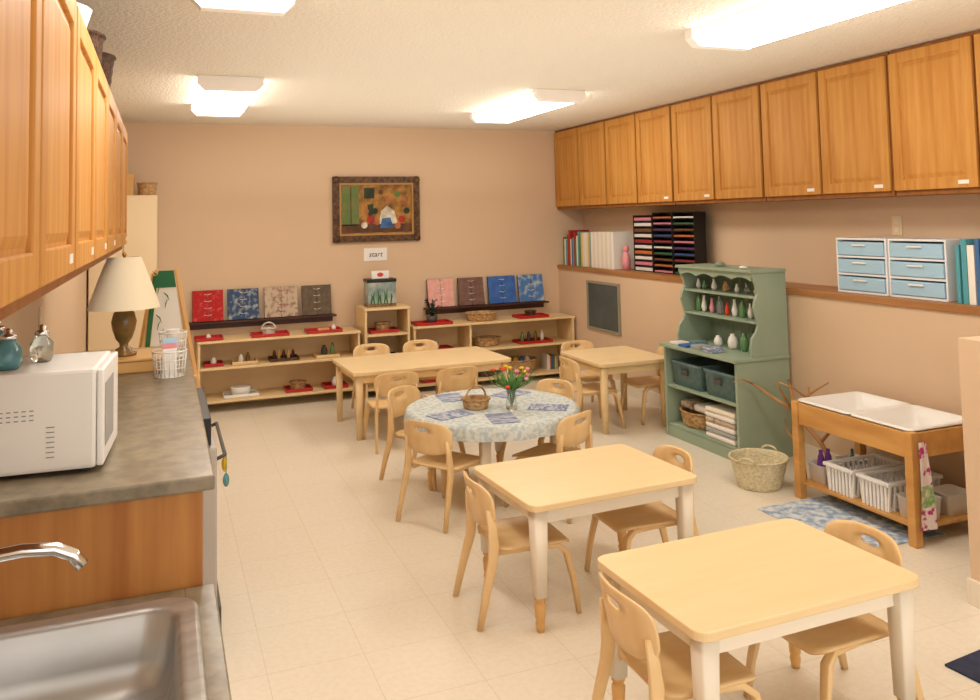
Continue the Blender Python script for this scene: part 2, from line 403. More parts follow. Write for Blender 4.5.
patch([(-.34,-.22),(.34,-.22),(.34,-.14),(-.34,-.14)],2)
patch([(-.12,.1),(-.02,.1),(-.02,.2),(-.12,.2)],7)
patch([(.02,-.14),(.2,-.14),(.17,-.02),(.1,.03),(.04,-.02)],4,2)
patch([(.03,-.18),(.16,-.18),(.13,-.08),(.05,-.09)],3,3)
for cx,cz,r,m in ((.11,.08,.03,6),(-.06,-.1,.04,5),(.0,-.12,.03,6),(.24,-.1,.035,5),(.27,.06,.03,6),(-.12,-.15,.03,4),(.2,.14,.03,1),(-.02,-.02,.03,7),(.2,-.16,.03,6),(.04,.16,.025,2),(.29,-.02,.03,7),(.19,.02,.03,0),(-.1,-.02,.025,6)):
    patch([(cx+r*cos(a*pi/6),cz+r*sin(a*pi/6)) for a in range(12)],m,4)
patch([(-.08,-.06),(-.04,-.06),(-.03,.05),(-.09,.04)],7,3)
part(t,'canvas',b,pm)
def textmesh(txt,size,matl,parent,loc,rot):
    cu=bpy.data.curves.new('lettering','FONT');cu.body=txt;cu.size=size;cu.align_x='CENTER';cu.align_y='CENTER';cu.extrude=.0005;cu.shear=.2
    tmp=bpy.data.objects.new('tmp_text',cu);COL.objects.link(tmp)
    dg=bpy.context.evaluated_depsgraph_get();me=bpy.data.meshes.new_from_object(tmp.evaluated_get(dg))
    bpy.data.objects.remove(tmp);me.materials.clear();me.materials.append(matl)
    o=bpy.data.objects.new('lettering',me);COL.objects.link(o);o.parent=parent;o.location=loc;o.rotation_euler=rot;return o
t=thing('wall_sign','small white paper sign with black lettering below painting','sign',loc=(1.86,YB-.001,1.24))
part(t,'card',B().box(-.11,.11,-.004,0,-.06,.06,.001),[WHITE])
textmesh('start',.07,BLACK,t,(0,-.005,0),(pi/2,0,0))
# tall storage cabinet
t=thing('storage_cabinet','tall beige storage cabinet standing in the corner','cabinet',loc=(-.54,7.2,0))
part(t,'body',B().box(0,.50,0,.46,0,1.8,.006),[mat('beige_cabinet',(224,200,160),.5)])
CB=mat('beige_cabinet_door',(228,206,168),.45)
for x0 in (.006,.253):
    d=part(t,'door',B().box(x0,x0+.241,-.018,-.001,.05,1.79,.004),[CB])
    part(d,'handle',B().tube([(x0+(.22 if x0<.1 else .02),-.03,.9),(x0+(.22 if x0<.1 else .02),-.03,1.0)],.006),[BRASS])
thing('storage_box','tan cardboard box on top of the tall cabinet','box',B().box(-.08,.08,-.1,.1,0,.17,.004).box(-.085,.085,-.105,.105,.13,.175,.004),[mat('cardboard',(202,158,98),.8)],(-.30,7.4,1.8005))
# ------------------------------------------------------------------ baskets etc
def basket(name,label,loc,r,h,mtl,cat='basket',handle=False,sx=1,sy=1,flare=1.15,group=None,rz=0,ears=False):
    t=thing(name,label,cat,loc=loc,rz=rz,group=group)
    b=B();prof=[(r*.001,0),(r*.95,0)]
    n=max(5,int(h/.02))
    for i in range(n+1):
        f=i/n;prof.append((r*(1+(flare-1)*f)+.002*(i%2),.004+f*(h-.004)))
    prof+= [(r*flare+.008,h),(r*flare+.006,h+.008),(r*flare-.006,h+.006)]
    for i in range(n,-1,-2): 
        f=i/n;prof.append((r*(1+(flare-1)*f)-.008,max(.008,f*h)))
    prof.append((.001,.008))
    b.lathe(prof,(0,0,0),28,0,sx,sy,False)
    part(t,'body',b,[mtl])
    if handle:
        R=r*flare*sx
        b=B();b.tube([(R*cos(pi*k/12),0,h+R*.95*sin(pi*k/12)) for k in range(13)],.006,8,0,ref=(0,1,0))
        part(t,'handle',b,[mtl])
    if ears:
        for s in(-1,1):
            R=r*flare
            b=B();b.tube([(s*(R+.004),.045*cos(pi*k/8),h+.03*sin(pi*k/8)) for k in range(9)],.006,8,0,ref=(1,0,0))
            part(t,'handle',b,[mtl])
    return t
basket('wicker_basket','shallow wicker basket on top of tall cabinet',(-.12,7.40,1.8005),.065,.1,WICK)
def tray(loc,w,d,mtl,label,group='trays on the low shelves'):
    b=B();b.box(-w/2,w/2,-d/2,d/2,0,.006,.002)
    for s in(-1,1):
        b.box(-w/2,w/2,s*d/2-.004,s*d/2+.004,.003,.026,.002);b.box(s*w/2-.004,s*w/2+.004,-d/2,d/2,.003,.026,.002)
    return thing('tray',label,'tray',b,[mtl],loc,0,group)
def pot(loc,r,h,mtl,name='jar',label='small glazed jar on a tray',cat='jar',group=None,prof=None):
    b=B();p=prof or [(.55,0),(.9,.15),(1,.45),(.75,.78),(.45,.88),(.5,1),(.38,.99)]
    b.lathe([(0.001,0)]+[(q*r,z*h) for q,z in p]+[(.001,h*.9)],n=16,cap=False)
    return thing(name,label,cat,b,[mtl],loc,0,group)
T1=.5905
tray((.36,7.42,T1),.22,.2,RED,'red tray on the birch shelf top')
pot((.36,7.42,T1+.0065),.02,.04,WHITEM)
tray((.86,7.42,T1),.3,.2,RED,'long red tray holding a small basket')
basket('small_basket','small woven basket with handle on a tray',(.85,7.42,T1+.0065),.05,.05,WICKW,handle=True)
tray((1.32,7.42,T1),.3,.2,RED,'red tray with small wooden pieces')
thing('wooden_block','small natural wooden block on red tray','toy',B().box(-.05,.05,-.03,.03,0,.025,.004),[PINEF],(1.32,7.42,T1+.0065))
pot((1.41,7.42,T1+.0065),.02,.05,WHITEM)
tray((2.32,7.42,T1),.34,.2,RED,'red tray holding a potted plant')
t=thing('potted_plant','small dark leafy plant in a dark pot','plant',loc=(2.32,7.42,T1+.0065))
part(t,'pot',B().lathe([(.001,0),(.04,0),(.055,.07),(.048,.07),(.001,.06)],cap=False),[DGREY])
b=B()
for i in range(20):
    a=i*2.4;r=.02+.05*random.random();z=.1+.13*random.random()
    b.tube([(0,0,.06),(r*.5*cos(a),r*.5*sin(a),z*.8),(r*cos(a),r*sin(a),z),(1.5*r*cos(a),1.5*r*sin(a),z-.01)],[.003,.004,(.016,.003),.001],6)
part(t,'leaves',b,[mat('dark_leaf_green',(32,52,30),.6)])
basket('wicker_basket','shallow oval wicker basket on the birch shelf',(2.82,7.45,T1),.11,.07,WICK,sx=1.2)
tray((3.32,7.42,T1),.3,.2,RED,'red tray by the corner of the room')
basket('small_basket','tiny woven basket on a red tray',(3.32,7.42,T1+.0065),.045,.05,WICKD)
z=.3705
for x,w,m,l in ((.40,.15,RED,'small red tray with a jar'),(.65,.2,BIRCH,'wooden tray with small jars'),(.98,.24,WICKD,'dark tray with wooden rack'),(1.35,.2,BIRCH,'wooden tray on the middle board')):
    tray((x,7.45,z),w,.18,m,l)
pot((.40,7.43,z+.0065),.025,.06,WHITEM)
pot((.62,7.43,z+.0065),.022,.07,WHITE);pot((.68,7.45,z+.0065),.02,.08,LBASE)
for k in range(5):
    pot((.9+.04*k,7.45,z+.0065),.015,.08,PINEF if k%2 else DARKW,'wooden_peg','small turned peg on a dark tray','toy','turned pegs')
pot((1.33,7.45,z+.0065),.03,.09,DGREY);pot((1.4,7.43,z+.0065),.02,.11,GLASSG,'bottle','small green bottle on the shelf','bottle')
z=.1005
tray((.62,7.45,z),.28,.2,WHITE,'white tray on the bottom board')
tray((1.1,7.45,z),.22,.2,RED,'red tray on the bottom board')
tray((1.42,7.45,z),.2,.2,RED,'red tray beside another on the bottom board')
pot((1.42,7.43,z+.0065),.03,.08,WHITEM)
thing('storage_tub','white plastic tub on a tray','container',B().lathe([(.001,0),(.07,0),(.085,.07),(.08,.07),(.066,.008),(.001,.008)],cap=False,sy=.7),[WHITEM],(.62,7.45,z+.0065))
basket('small_basket','small natural basket on a red tray',(1.1,7.45,z+.0065),.06,.06,WICK)
z=.3455
tray((2.36,7.45,z),.3,.2,RED,'red tray on the middle board')
pot((2.36,7.45,z+.0065),.035,.07,WHITEM)
basket('wicker_basket','natural wicker basket on the middle board',(2.88,7.47,z),.09,.07,WICK,sx=1.3)
tray((3.35,7.45,z),.34,.2,RED,'red tray with small dark bottles')
for k in range(4): pot((3.24+.07*k,7.45,z+.0065),.02,.1,(GLASSG,DGREY,LBASE,WHITEM)[k],'bottle','small coloured bottle on a red tray','bottle','bottles on the red tray')
z=.0705
basket('wicker_basket','dark round wicker basket on the bottom board',(2.84,7.47,z),.1,.1,WICKD,sx=1.1)
basket('wicker_basket','large wicker basket beside another basket, filled',(3.2,7.47,z),.125,.12,WICK,sx=1.25)
for k,m in enumerate((RED,YEL,BLUE,WHITEM)):
    pot((3.11+.06*k,7.46,z+.0095),.028,.14,m,'ball','small coloured toy lying in a wicker basket','toy','toys in the basket',[(.6,.0),(.9,.2),(1,.5),(.9,.8),(.5,.97)])
tray((2.36,7.45,z),.3,.2,RED,'red tray on the lowest board')
for i in range(7):
    h=.12+.03*random.random()
    thing('book','thin book standing on the bottom board','book',B().box(-.007,.007,-.07,.07,0,h,.001),[SPIN[i]],(3.50+i*.0165,7.5,z),0,'books on the bottom board')
t=thing('fish_tank','small glass fish tank with dark lid on the shelf tower','aquarium',loc=(1.84,7.45,.7805))
part(t,'tank',B().box(-.13,.13,-.08,.08,0,.22,.004),[mat('tank_water',(110,136,136),.1,col2=(180,186,176),stretch=(9,9,9))])
part(t,'lid',B().box(-.135,.135,-.085,.085,.2205,.25,.004),[BLACK])
part(t,'gravel',B().box(-.131,.131,-.081,.081,.002,.03,.002),[mat('tank_gravel',(150,120,80),.8,col2=(80,60,40),stretch=(60,60,60))])
for i in range(7): part(t,'water_plant',B().tube([(-.1+.03*i,-.083,.03),(-.1+.03*i+.01*(-1)**i,-.083,.09),(-.1+.03*i,-.083,.12+.02*(i%3))],[(.001,.006),(.001,.008),(.001,.001)],6),[LEAF])
t=thing('card_sign','folded white card with a red flower on the tank lid','sign',loc=(1.84,7.43,1.031))
part(t,'card',B().box(-.08,.08,-.002,.002,0,.07,.001),[WHITE])
part(t,'printed_flower',B().prism([(.03*cos(a*pi/5),.035+.02*sin(a*pi/5)) for a in range(10)],'y',-.0035,-.0022),[ORG])
tray((1.86,7.45,.5505),.26,.2,RED,'red tray inside the tower')
basket('small_basket','small basket inside the shelf tower',(1.86,7.45,.557),.06,.07,WICK)
tray((1.86,7.45,.3205),.26,.2,WICKD,'dark tray inside the tower')
pot((1.82,7.45,.327),.03,.1,WHITEM);pot((1.9,7.45,.327),.03,.08,RED)
# ------------------------------------------------------------------ round table things
TZ=.4815
t=thing('flower_vase','clear glass vase with pink, yellow and red flowers','vase',loc=(1.83,4.38,TZ))
part(t,'vase',B().lathe([(.001,0),(.03,0),(.035,.03),(.022,.08),(.03,.12),(.026,.12),(.018,.08),(.001,.01)],cap=False),[GLASS])
b=B()
for i in range(12):
    a=i*2.3;r=.04+.08*random.random();zt=.13+.11*random.random()
    b.tube([(0,0,.02),(r*.3*cos(a),r*.3*sin(a),.12),(r*cos(a),r*sin(a),zt)],.0022,6)
    part(t,'flower',B().ell((r*cos(a),r*sin(a),zt+.006),(.015,.015,.009)),[(YEL,ORG,PINK)[i%3]],('yellow flower head','red flower head','pink flower head')[i%3])
    for q in (1,2.2): b.tube([(0,0,.1),(r*.8*cos(a+q),r*.8*sin(a+q),.14),(r*1.3*cos(a+q),r*1.3*sin(a+q),.15+.03*q)],[.002,(.011,.002),.001],6)
part(t,'stems',b,[STEMG])
basket('wicker_basket','natural wicker basket with tall handle on the round table',(1.66,4.50,TZ),.068,.05,WICK,handle=True,rz=.4)
for i,(x,y,a) in enumerate(((1.47,4.40,.3),(1.70,4.2,1.4),(2.03,4.32,-.6),(1.62,4.82,1.5),(1.98,4.75,.5))):
    b=B();b.box(-.11,.11,-.075,.075,0,.003,.001)
    thing('placemat','small woven blue and white cloth placemat','placemat',b,[MATB],(x,y,TZ+.0003),a,'placemats on the round table')
# ------------------------------------------------------------------ chalkboard
t=thing('framed_chalkboard','small framed dark chalkboard hung on the half wall','chalkboard',loc=(XR-.001,6.76,.725),rz=-pi/2)
b=B();frame_ring(b,.30,.225,.022,-.018,0)
part(t,'frame',b,[mat('grey_wood_frame',(150,142,122),.5)])
part(t,'board',B().box(-.28,.28,-.008,0,-.205,.205),[SLATE])
IV=mat('ivory_plate',(232,208,168),.4)
def plate(loc,rz,name='wall_outlet'):
    t=thing(name,'ivory wall outlet cover plate','outlet',loc=loc,rz=rz)
    part(t,'cover_plate',B().box(-.036,.036,-.006,0,-.058,.058,.002),[IV])
    for z in (-.04,.008): part(t,'socket',B().box(-.016,.016,-.009,-.0062,z,z+.032,.002),[CREAM])
plate((XU-.001,3.72,1.46),-pi/2);plate((XL+.001,4.55,1.12),pi/2)
# ------------------------------------------------------------------ green hutch
HX0,HX1,HY0,HY1=3.31,3.74,4.32,5.13
t=thing('green_hutch','sage green painted wooden hutch with open shelves','hutch',loc=(HX0,HY0,0))
w=HY1-HY0;d=HX1-HX0
b=B()
for y0 in (0,w-.022): b.prism([(.02,.0),(.02,.62),(d,.62),(d,0)],'y',y0,y0+.022)
b.box(d-.01,d,.022,w-.022,.05,.62)
b.box(.025,.045,.022,w-.022,0,.07)
part(t,'base_cabinet',b,[GREEN])
part(t,'counter_board',B().box(-.01,d,-.012,w+.012,.621,.643,.004),[GREEN])
for z in (.09,.36): part(t,'shelf_board',B().box(.03,d-.011,.0225,w-.0225,z-.018,z,.002),[GREEN])
prof=[(.14,.6435),(.135,.70),(.15,.76),(.185,.80),(.20,.84),(.185,.90),(.17,.95),(.185,1.0),(.205,1.04),(.19,1.10),(.165,1.15),(.165,1.17),(d,1.17),(d,.6435)]
for y0 in (0,w-.02):
    part(t,'side_panel',B().prism(prof,'y',y0,y0+.02),[GREEN])
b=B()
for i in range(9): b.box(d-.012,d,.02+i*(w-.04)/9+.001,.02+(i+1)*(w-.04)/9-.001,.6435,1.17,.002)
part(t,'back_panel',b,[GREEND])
for z,x0 in ((.86,.2),(1.02,.2)): part(t,'shelf_board',B().box(x0,d-.0125,.0205,w-.0205,z-.016,z,.002),[GREEN])
part(t,'top_board',B().box(.15,d,-.012,w+.012,1.1705,1.19,.004),[GREEN])
b=B()
b.prism([(.02,1.12),(.02,1.17),(w-.02,1.17),(w-.02,1.12)]+[(w-.02-(w-.04)*k/24,1.12+.022*abs(sin(k*pi/6))) for k in range(1,24)],'x',.165,.18)
part(t,'scalloped_trim',b,[GREEN])
def hp(x,y,z): return (HX0+x,HY0+y,z+.0008)
vp=[(.3,0),(.7,.1),(.9,.35),(.5,.7),(.35,.85),(.5,1),(.4,.98)]
bp=[(.8,0),(1,.08),(1,.6),(.4,.78),(.35,1),(.25,.98)]
for i,(y,r,h,m,n) in enumerate(((.08,.022,.1,GLASSG,'bottle'),(.16,.02,.08,WHITEM,'vase'),(.24,.022,.1,GLASSG,'bottle'),(.32,.024,.09,WHITEM,'vase'),(.4,.02,.07,ORG,'vase'),(.48,.022,.1,GLASS,'bottle'),(.57,.02,.08,PINK,'vase'),(.66,.022,.09,WHITEM,'vase'),(.72,.02,.1,GLASSG,'bottle'))):
    pot(hp(.27,y,.86),r,h*1.3,m,n,'small %s on the hutch middle shelf'%n,n,'vases on the hutch',vp if n=='vase' else bp)
for i,(y,r,h,m) in enumerate(((.1,.024,.06,WHITEM),(.2,.02,.07,GLASS),(.3,.02,.06,WHITEM),(.42,.03,.07,WICK),(.55,.024,.08,WHITEM),(.66,.02,.06,GLASSG),(.73,.02,.07,WHITEM))):
    pot(hp(.28,y,1.02),r,h,m,'vase','tiny vase on the hutch upper shelf','vase','vases on the hutch',vp)
for i,(y,r,h,m) in enumerate(((.12,.03,.14,GLASS),(.22,.03,.12,GLASSG),(.34,.035,.1,WHITEM),(.5,.03,.07,WHITEM))):
    pot(hp(.26,y,.643),r,h,m,'pitcher','small glass pitcher on the hutch counter','pitcher','pitchers on the hutch')
for i,(y,x,m) in enumerate(((.58,.07,BLUE),(.70,.08,WHITE),(.64,.19,TEALB),(.45,.08,SPIN[6]),(.3,.07,MATB))):
    thing('folded_cloth','small folded cloth lying on the hutch counter','cloth',B().box(-.05,.05,-.05,.05,0,.014+.004*i,.005),[m],hp(x,y,.643),0,'folded cloths')
pot(hp(.22,.15,1.19),.03,.02,WHITEM,'dish','small white dish on top of the hutch','dish');pot(hp(.26,.45,1.19),.04,.03,GREEND,'dish','sage dish on top of the hutch','dish')
def binn(loc,w,d,h,m,label):
    t=thing('storage_bin',label,'storage bin',loc=loc,group='fabric bins on the hutch')
    b=B();o=rrect(-w/2,w/2,-d/2,d/2,.02);sc=lambda f,z:[(x*f,y*f,z) for x,y in o]
    b.loft([sc(.001,0),sc(.92,0),sc(1,h),sc(1.03,h),sc(1.03,h-.02),sc(1.0,h-.02),sc(.97,h-.001),sc(.9,.01),sc(.001,.01)],0,True,False)
    part(t,'body',b,[m]);b=B();b.box(-w/2-.014,-w/2-.0,-.035,.035,h*.5,h*.7,.004)
    part(t,'handle',b,[DGREY])
binn(hp(.185,.59,.3605),.28,.33,.17,TEALB,'grey-teal fabric storage bin on the hutch shelf')
binn(hp(.185,.22,.3605),.28,.33,.17,TEALB,'grey-teal storage bin beside another bin')
basket('wicker_basket','natural wicker basket in the hutch bottom shelf',hp(.17,.6,.0905),.11,.10,WICK,sx=1,sy=1.3)
for i,(dx,dy,m) in enumerate(((0,-.078,WHITEM),(0,.078,FABR[2]))):
    b=B();b.box(-.07,.07,-.07,.07,0,.05,.02)
    thing('folded_towel','rolled pale cloth heaped in the wicker basket','towel',b,[m],hp(.17+dx,.6+dy,.1985),0)
for i,m in enumerate((WHITEM,SPIN[6],WHITEM,FABR[2],WHITEM,CREAM)):
    b=B();b.box(-.13,.13,-.15,.15,0,.032,.014)
    thing('folded_towel','folded cotton towel in a stack','towel',b,[m],hp(.165,.22,.0905+i*.033),.03*(i%2),'folded towels in the hutch')
# ------------------------------------------------------------------ floor basket, branch
basket('wicker_basket','round pale wicker basket with small handles on the floor',(3.17,3.95,0),.12,.16,WICKG,flare=1.33,ears=True,rz=.5)
DW=mat('driftwood',(172,120,74),.8,col2=(192,142,92),stretch=(10,10,10))
b=B()
for pts,r in (
 ([(3.40,3.84,.02),(3.47,3.95,.2),(3.56,4.08,.36),(3.66,4.24,.50)],.017),
 ([(3.62,3.80,.015),(3.60,3.92,.2),(3.54,4.08,.36),(3.40,4.26,.50)],.016),
 ([(3.47,3.95,.2),(3.42,3.90,.34),(3.44,3.82,.48),(3.42,3.80,.56)],.011),
 ([(3.60,3.92,.2),(3.67,3.84,.34),(3.69,3.80,.47)],.011),
 ([(3.56,4.08,.36),(3.62,4.02,.46),(3.68,3.92,.54)],.009),
 ([(3.54,4.08,.36),(3.45,4.06,.48),(3.36,4.0,.56)],.009),
 ([(3.56,4.08,.36),(3.64,4.18,.38),(3.70,4.26,.37)],.008),
 ([(3.47,3.95,.2),(3.52,4.10,.22),(3.62,4.24,.26)],.009),
 ([(3.40,4.26,.50),(3.33,4.28,.53),(3.26,4.27,.52)],.006),
 ([(3.44,3.82,.48),(3.36,3.86,.55),(3.30,3.9,.58)],.006)):
    n=len(pts);b.tube(pts,[r*(1-.55*i/(n-1)) for i in range(n)],8)
thing('driftwood_branch','bare light brown driftwood branches leaning by the wall','branch',b,[DW])
# ------------------------------------------------------------------ sensory table
WX0,WX1,WY0,WY1=3.22,3.70,2.93,3.72
t=thing('sensory_table','wooden sensory table with two white sunken basins','sensory table',loc=(WX0,WY0,0))
w=WX1-WX0;d=WY1-WY0;OKM=mat('oiled_birch',(210,158,90),.4,col2=(190,136,72),stretch=(12,2,12))
for X in (0,w-.045):
    for Y in (0,d-.045): part(t,'leg',B().box(X,X+.045,Y,Y+.045,0,.52,.004),[OKM])
b=B()
b.box(.006,.024,.046,d-.046,.40,.515,.003);b.box(w-.024,w-.006,.046,d-.046,.40,.515,.003)
b.box(.046,w-.046,.006,.024,.40,.515,.003);b.box(.046,w-.046,d-.024,d-.006,.40,.515,.003)
part(t,'apron',b,[OKM])
b=B();b.box(.03,w-.03,.01,d-.01,.075,.09,.002)
part(t,'shelf_board',b,[OKM])
for y0,y1 in ((.03,.385),(.405,.76)):
    b=B();x0,x1=.028,w-.028
    o=lambda e,z:[(x,y,z) for x,y in rrect(x0+e,x1-e,y0+e,y1-e,.035)]
    b.loft([o(-.012,.522),o(-.012,.530),o(.0,.532),o(.018,.529),o(.03,.46),o(.05,.42),o(.15,.418)],0,True,False)
    b.prism([(x,y) for x,y in rrect(x0+.15,x1-.15,y0+.15,y1-.15,.02)],'z',.414,.418)
    part(t,'basin',b,[WHITE],'white plastic basin')
b=B()
pts=[]
for i in range(9):
    f=i/8;pts.append([((u-.5)*(.05+.05*f)+.015*sin(f*2),-.012-.004*sin(u*5+f*3),.48-f*.40) for u in [k/8 for k in range(9)]])
b.loft(pts[:5],0,True,False,False);b.loft(pts[4:7],1,True,False,False);b.loft(pts[6:],0,True,False,False)
thing('hanging_towel','pink and green floral towel hanging on the sensory table','towel',b,[FLORAL,FLORG],(WX0+.05,WY0-.004,0))
z0=.0905
def rack(loc,w,d,h,label,rz=0):
    t=thing('dish_rack',label,'dish rack',loc=loc,rz=rz,group='plastic racks below the sensory table')
    b=B();b.box(-w/2+.01,w/2-.01,-d/2+.01,d/2-.01,0,.012,.003)
    for i in range(10):
        x=-w/2+.01+(w-.02)*i/9
        b.box(x-.006,x+.006,-d/2,-d/2+.01,.0,h,.002,rx=.1);b.box(x-.006,x+.006,d/2-.01,d/2,.0,h,.002,rx=-.1)
        if 0<i<9: b.box(x-.004,x+.004,-.03,-.022,.012,h*.9,.002);b.box(x-.004,x+.004,.03,.038,.012,h*.9,.002)
    for i in range(7):
        y=-d/2+.02+(d-.04)*i/6
        b.box(-w/2,-w/2+.01,y-.007,y+.007,0,h,.002);b.box(w/2-.01,w/2,y-.007,y+.007,0,h,.002)
    part(t,'basket_body',b,[WHITE])
    b=B()
    for s in(-1,1): b.box(-w/2-.012,w/2+.012,s*(d/2)-.012,s*(d/2)+.012,h-.006,h+.012,.004);b.box(s*w/2-.012,s*w/2+.012,-d/2,d/2,h-.006,h+.012,.004)
    part(t,'rim',b,[WHITE])
rack((3.44,3.44,z0),.34,.18,.13,'white plastic dish rack under the sensory table')
rack((3.44,3.215,z0),.34,.18,.13,'white plastic dish rack beside another rack')
def tub(loc,w,d,h,m=WHITE,label='white plastic tub with cleaning items'):
    b=B();o=rrect(-w/2,w/2,-d/2,d/2,.02);sc=lambda f,z:[(x*f,y*f,z) for x,y in o]
    b.loft([sc(.001,0),sc(.9,0),sc(1,h),sc(1.05,h),sc(.97,h-.001),sc(.86,.008),sc(.001,.008)],0,True,False)
    return thing('plastic_tub',label,'container',b,[m],loc,0,'tubs under the sensory table')
tub((3.36,3.63,z0),.15,.12,.1);tub((3.55,3.63,z0),.15,.12,.1);tub((3.36,3.03,z0),.16,.13,.1);tub((3.56,3.03,z0),.16,.13,.1)
for x in (3.33,3.38): pot((x,3.63,z0+.0095),.022,.16,PURP,'flower_bunch','purple cloth flower in a tub','flower')
for x in (3.32,3.36,3.40): pot((x,3.03,z0+.0095),.015,.17,DGREY,'spray_bottle','small dark spray bottle in a tub','bottle',None,bp)
pot((3.55,3.63,z0+.0095),.02,.14,GLASST,'spray_bottle','teal bottle standing in a white tub','bottle',None,bp)
thing('floor_rug','mottled pale blue rug lying beneath the sensory table','rug',B().box(-.29,.29,-.325,.325,0,.006,.002),[RUGB],(3.20,3.325,.0005),0)
thing('floor_mat','dark navy floor mat','rug',B().box(-.2,.2,-.2,.2,0,.008,.003),[RUGK],(2.70,1.99,.0005),.1)
t=thing('waste_bin','white plastic waste bin beside the half wall','trash can',loc=(3.40,2.62,0))
part(t,'body',B().lathe([(.001,0),(.1,0),(.12,.40),(.127,.41),(.115,.41),(.1,.01),(.001,.01)],cap=False),[WHITE])
b=B();b.lathe([(.13,.33),(.136,.42),(.12,.435),(.11,.42),(.10,.38)],cap=False);part(t,'liner',b,[WHITEM])
# ------------------------------------------------------------------ ledge items
LZt=LZ+.0005
y=YB-.03
i=0
while y>7.05:
    th=.02+.02*random.random();h=.25+.1*random.random()
    if y<7.3: h=.33
    m=SPIN[random.choice([8,5,2,3,1,9,4])] if y>7.3 else SPIN[random.choice([0,5,1,6,9])]
    thing('book','book or binder standing on the oak ledge','book',B().box(-.11,.11,-th/2,th/2,0,h,.002),[m],(3.92,y-th/2,LZt),0,'books and binders on the ledge')
    y-=th+.003;i+=1
while y>6.62:
    th=.035;thing('binder','pale binder standing on the oak ledge','binder',B().box(-.12,.12,-th/2,th/2,0,.34,.003),[SPIN[1 if i%2 else 0]],(3.92,y-th/2,LZt),0,'binders on the ledge');y-=th+.004;i+=1
t=thing('pink_figurine','small pink toy figure standing between binders and sorter','toy',loc=(3.86,6.50,LZt))
part(t,'body',B().lathe([(.001,0),(.035,0),(.04,.08),(.03,.14),(.015,.16),(.001,.165)],cap=False),[PINK])
part(t,'head',B().ell((0,0,.19),(.03,.03,.035)),[PINK])
for k,(y0,y1) in enumerate(((6.10,6.40),(5.80,6.09),(5.49,5.79))):
    t=thing('paper_sorter','stacked tray sorter full of coloured paper on the ledge','paper sorter',loc=(3.88,y0,LZt),group='paper sorters')
    b=B();w=y1-y0;H=.50 if k else .48;D=.11
    b.box(0,D,0,.006,0,H);b.box(0,D,w-.006,w,0,H);b.box(D-.006,D,.006,w-.006,0,H)
    nn=10
    for j in range(nn): b.box(0,D-.007,.0065,w-.0065,j*H/nn,j*H/nn+.008)
    b.box(0,D,0,w,H+.0005,H+.008)
    part(t,'body',b,[BLACK])
    for j in range(nn):
        part(t,'paper_stack',B().box(.004,D-.012,.012,w-.012,j*H/nn+.0085,j*H/nn+.0085+(.026 if k==0 else .012)),[PAPERS[((j*3+k)%8) if k else (5,1,5,4,5,0,5,7)[j%8]]])
thing('folded_paper_stack','low stack of paper and plates on the ledge','paper',B().box(-.1,.1,-.16,.16,0,.03,.003).box(-.08,.08,-.12,.1,.0305,.055,.003),[WHITEM],(3.9,5.27,LZt))
tray((3.9,4.93,LZt),.18,.26,CREAM,'shallow cream tray on the oak ledge','trays on ledge')
thing('folded_paper_stack','small grey stack of paper in a cream tray','paper',B().box(-.07,.07,-.1,.1,0,.025,.003),[SPIN[6]],(3.9,4.93,LZt+.0065))
for k,y0 in enumerate((3.59,3.20)):
    t=thing('drawer_unit','white three-drawer unit with light blue drawers on the ledge','drawer unit',loc=(3.83,y0,LZt),group='drawer units')
    b=B();w=.378;H=.325
    b.box(0,.22,0,.012,0,H,.003);b.box(0,.22,w-.012,w,0,H,.003);b.box(0,.22,.012,w-.012,H-.012,H,.003)
    for j in range(3): b.box(0,.22,.012,w-.012,j*.104,j*.104+.012)
    b.box(.21,.22,.012,w-.012,0,H-.012)
    part(t,'body',b,[CLEARW])
    for j in range(3):
        dd=part(t,'drawer',B().box(-.006,.20,.018,w-.018,j*.104+.015,j*.104+.094,.004),[LBLUE])
        part(dd,'handle',B().box(-.018,-.0065,w/2-.05,w/2+.05,j*.104+.07,j*.104+.08,.003),[WHITE])
for k in range(7):
    th=.022+.008*(k%3)
    thing('book','thin book standing beside the drawer units','book',B().box(-.11,.11,-th/2,th/2,0,.30+.03*(k%2),.002),[SPIN[(9,9,0,3,4,1,3)[k]]],(3.92,3.12-k*.038,LZt),0,'books beside the drawers')
# ------------------------------------------------------------------ left counter run
CX=.13
t=thing('base_cabinet','oak base cabinet beneath the sink','cabinet',loc=(0,0,0))
b=B();b.box(XL+.002,.10,.9,1.6,0,.58);b.box(XL+.002,.10,2.3,2.348,0,.58);b.box(XL+.002,-.5,1.6,2.3,0,.58);b.box(.085,.10,1.6,2.3,0,.58);b.box(-.5,.085,1.6,2.3,0,.02)
part(t,'body',b,[OAKP])
t=thing('base_cabinet','oak base cabinet with side panel beside the dishwasher','cabinet',loc=(0,0,0))
part(t,'body',B().box(XL+.002,.10,2.355,3.19,0,.858,.003),[OAKP])
t=thing('base_cabinet','oak base cabinet beyond the dishwasher','cabinet',loc=(0,0,0))
part(t,'body',B().box(XL+.002,.10,3.83,4.9,0,.858,.003),[OAKP])
sx0,sx1,sy0,sy1=-.46,.055,1.62,2.265
b=B();b.box(XL+.001,sx0,.9,2.35,.582,.62,.003);b.box(sx1,CX,.9,2.35,.582,.62,.004);b.box(sx0,sx1,.9,sy0,.582,.62,.002);b.box(sx0,sx1,sy1,2.35,.582,.62,.002)
thing('countertop','low speckled brown laminate countertop around the sink','countertop',b,[COUNTER])
thing('countertop','long raised speckled brown laminate countertop under microwave','countertop',B().box(XL+.001,CX,2.335,4.92,.862,.90,.006),[COUNTER])
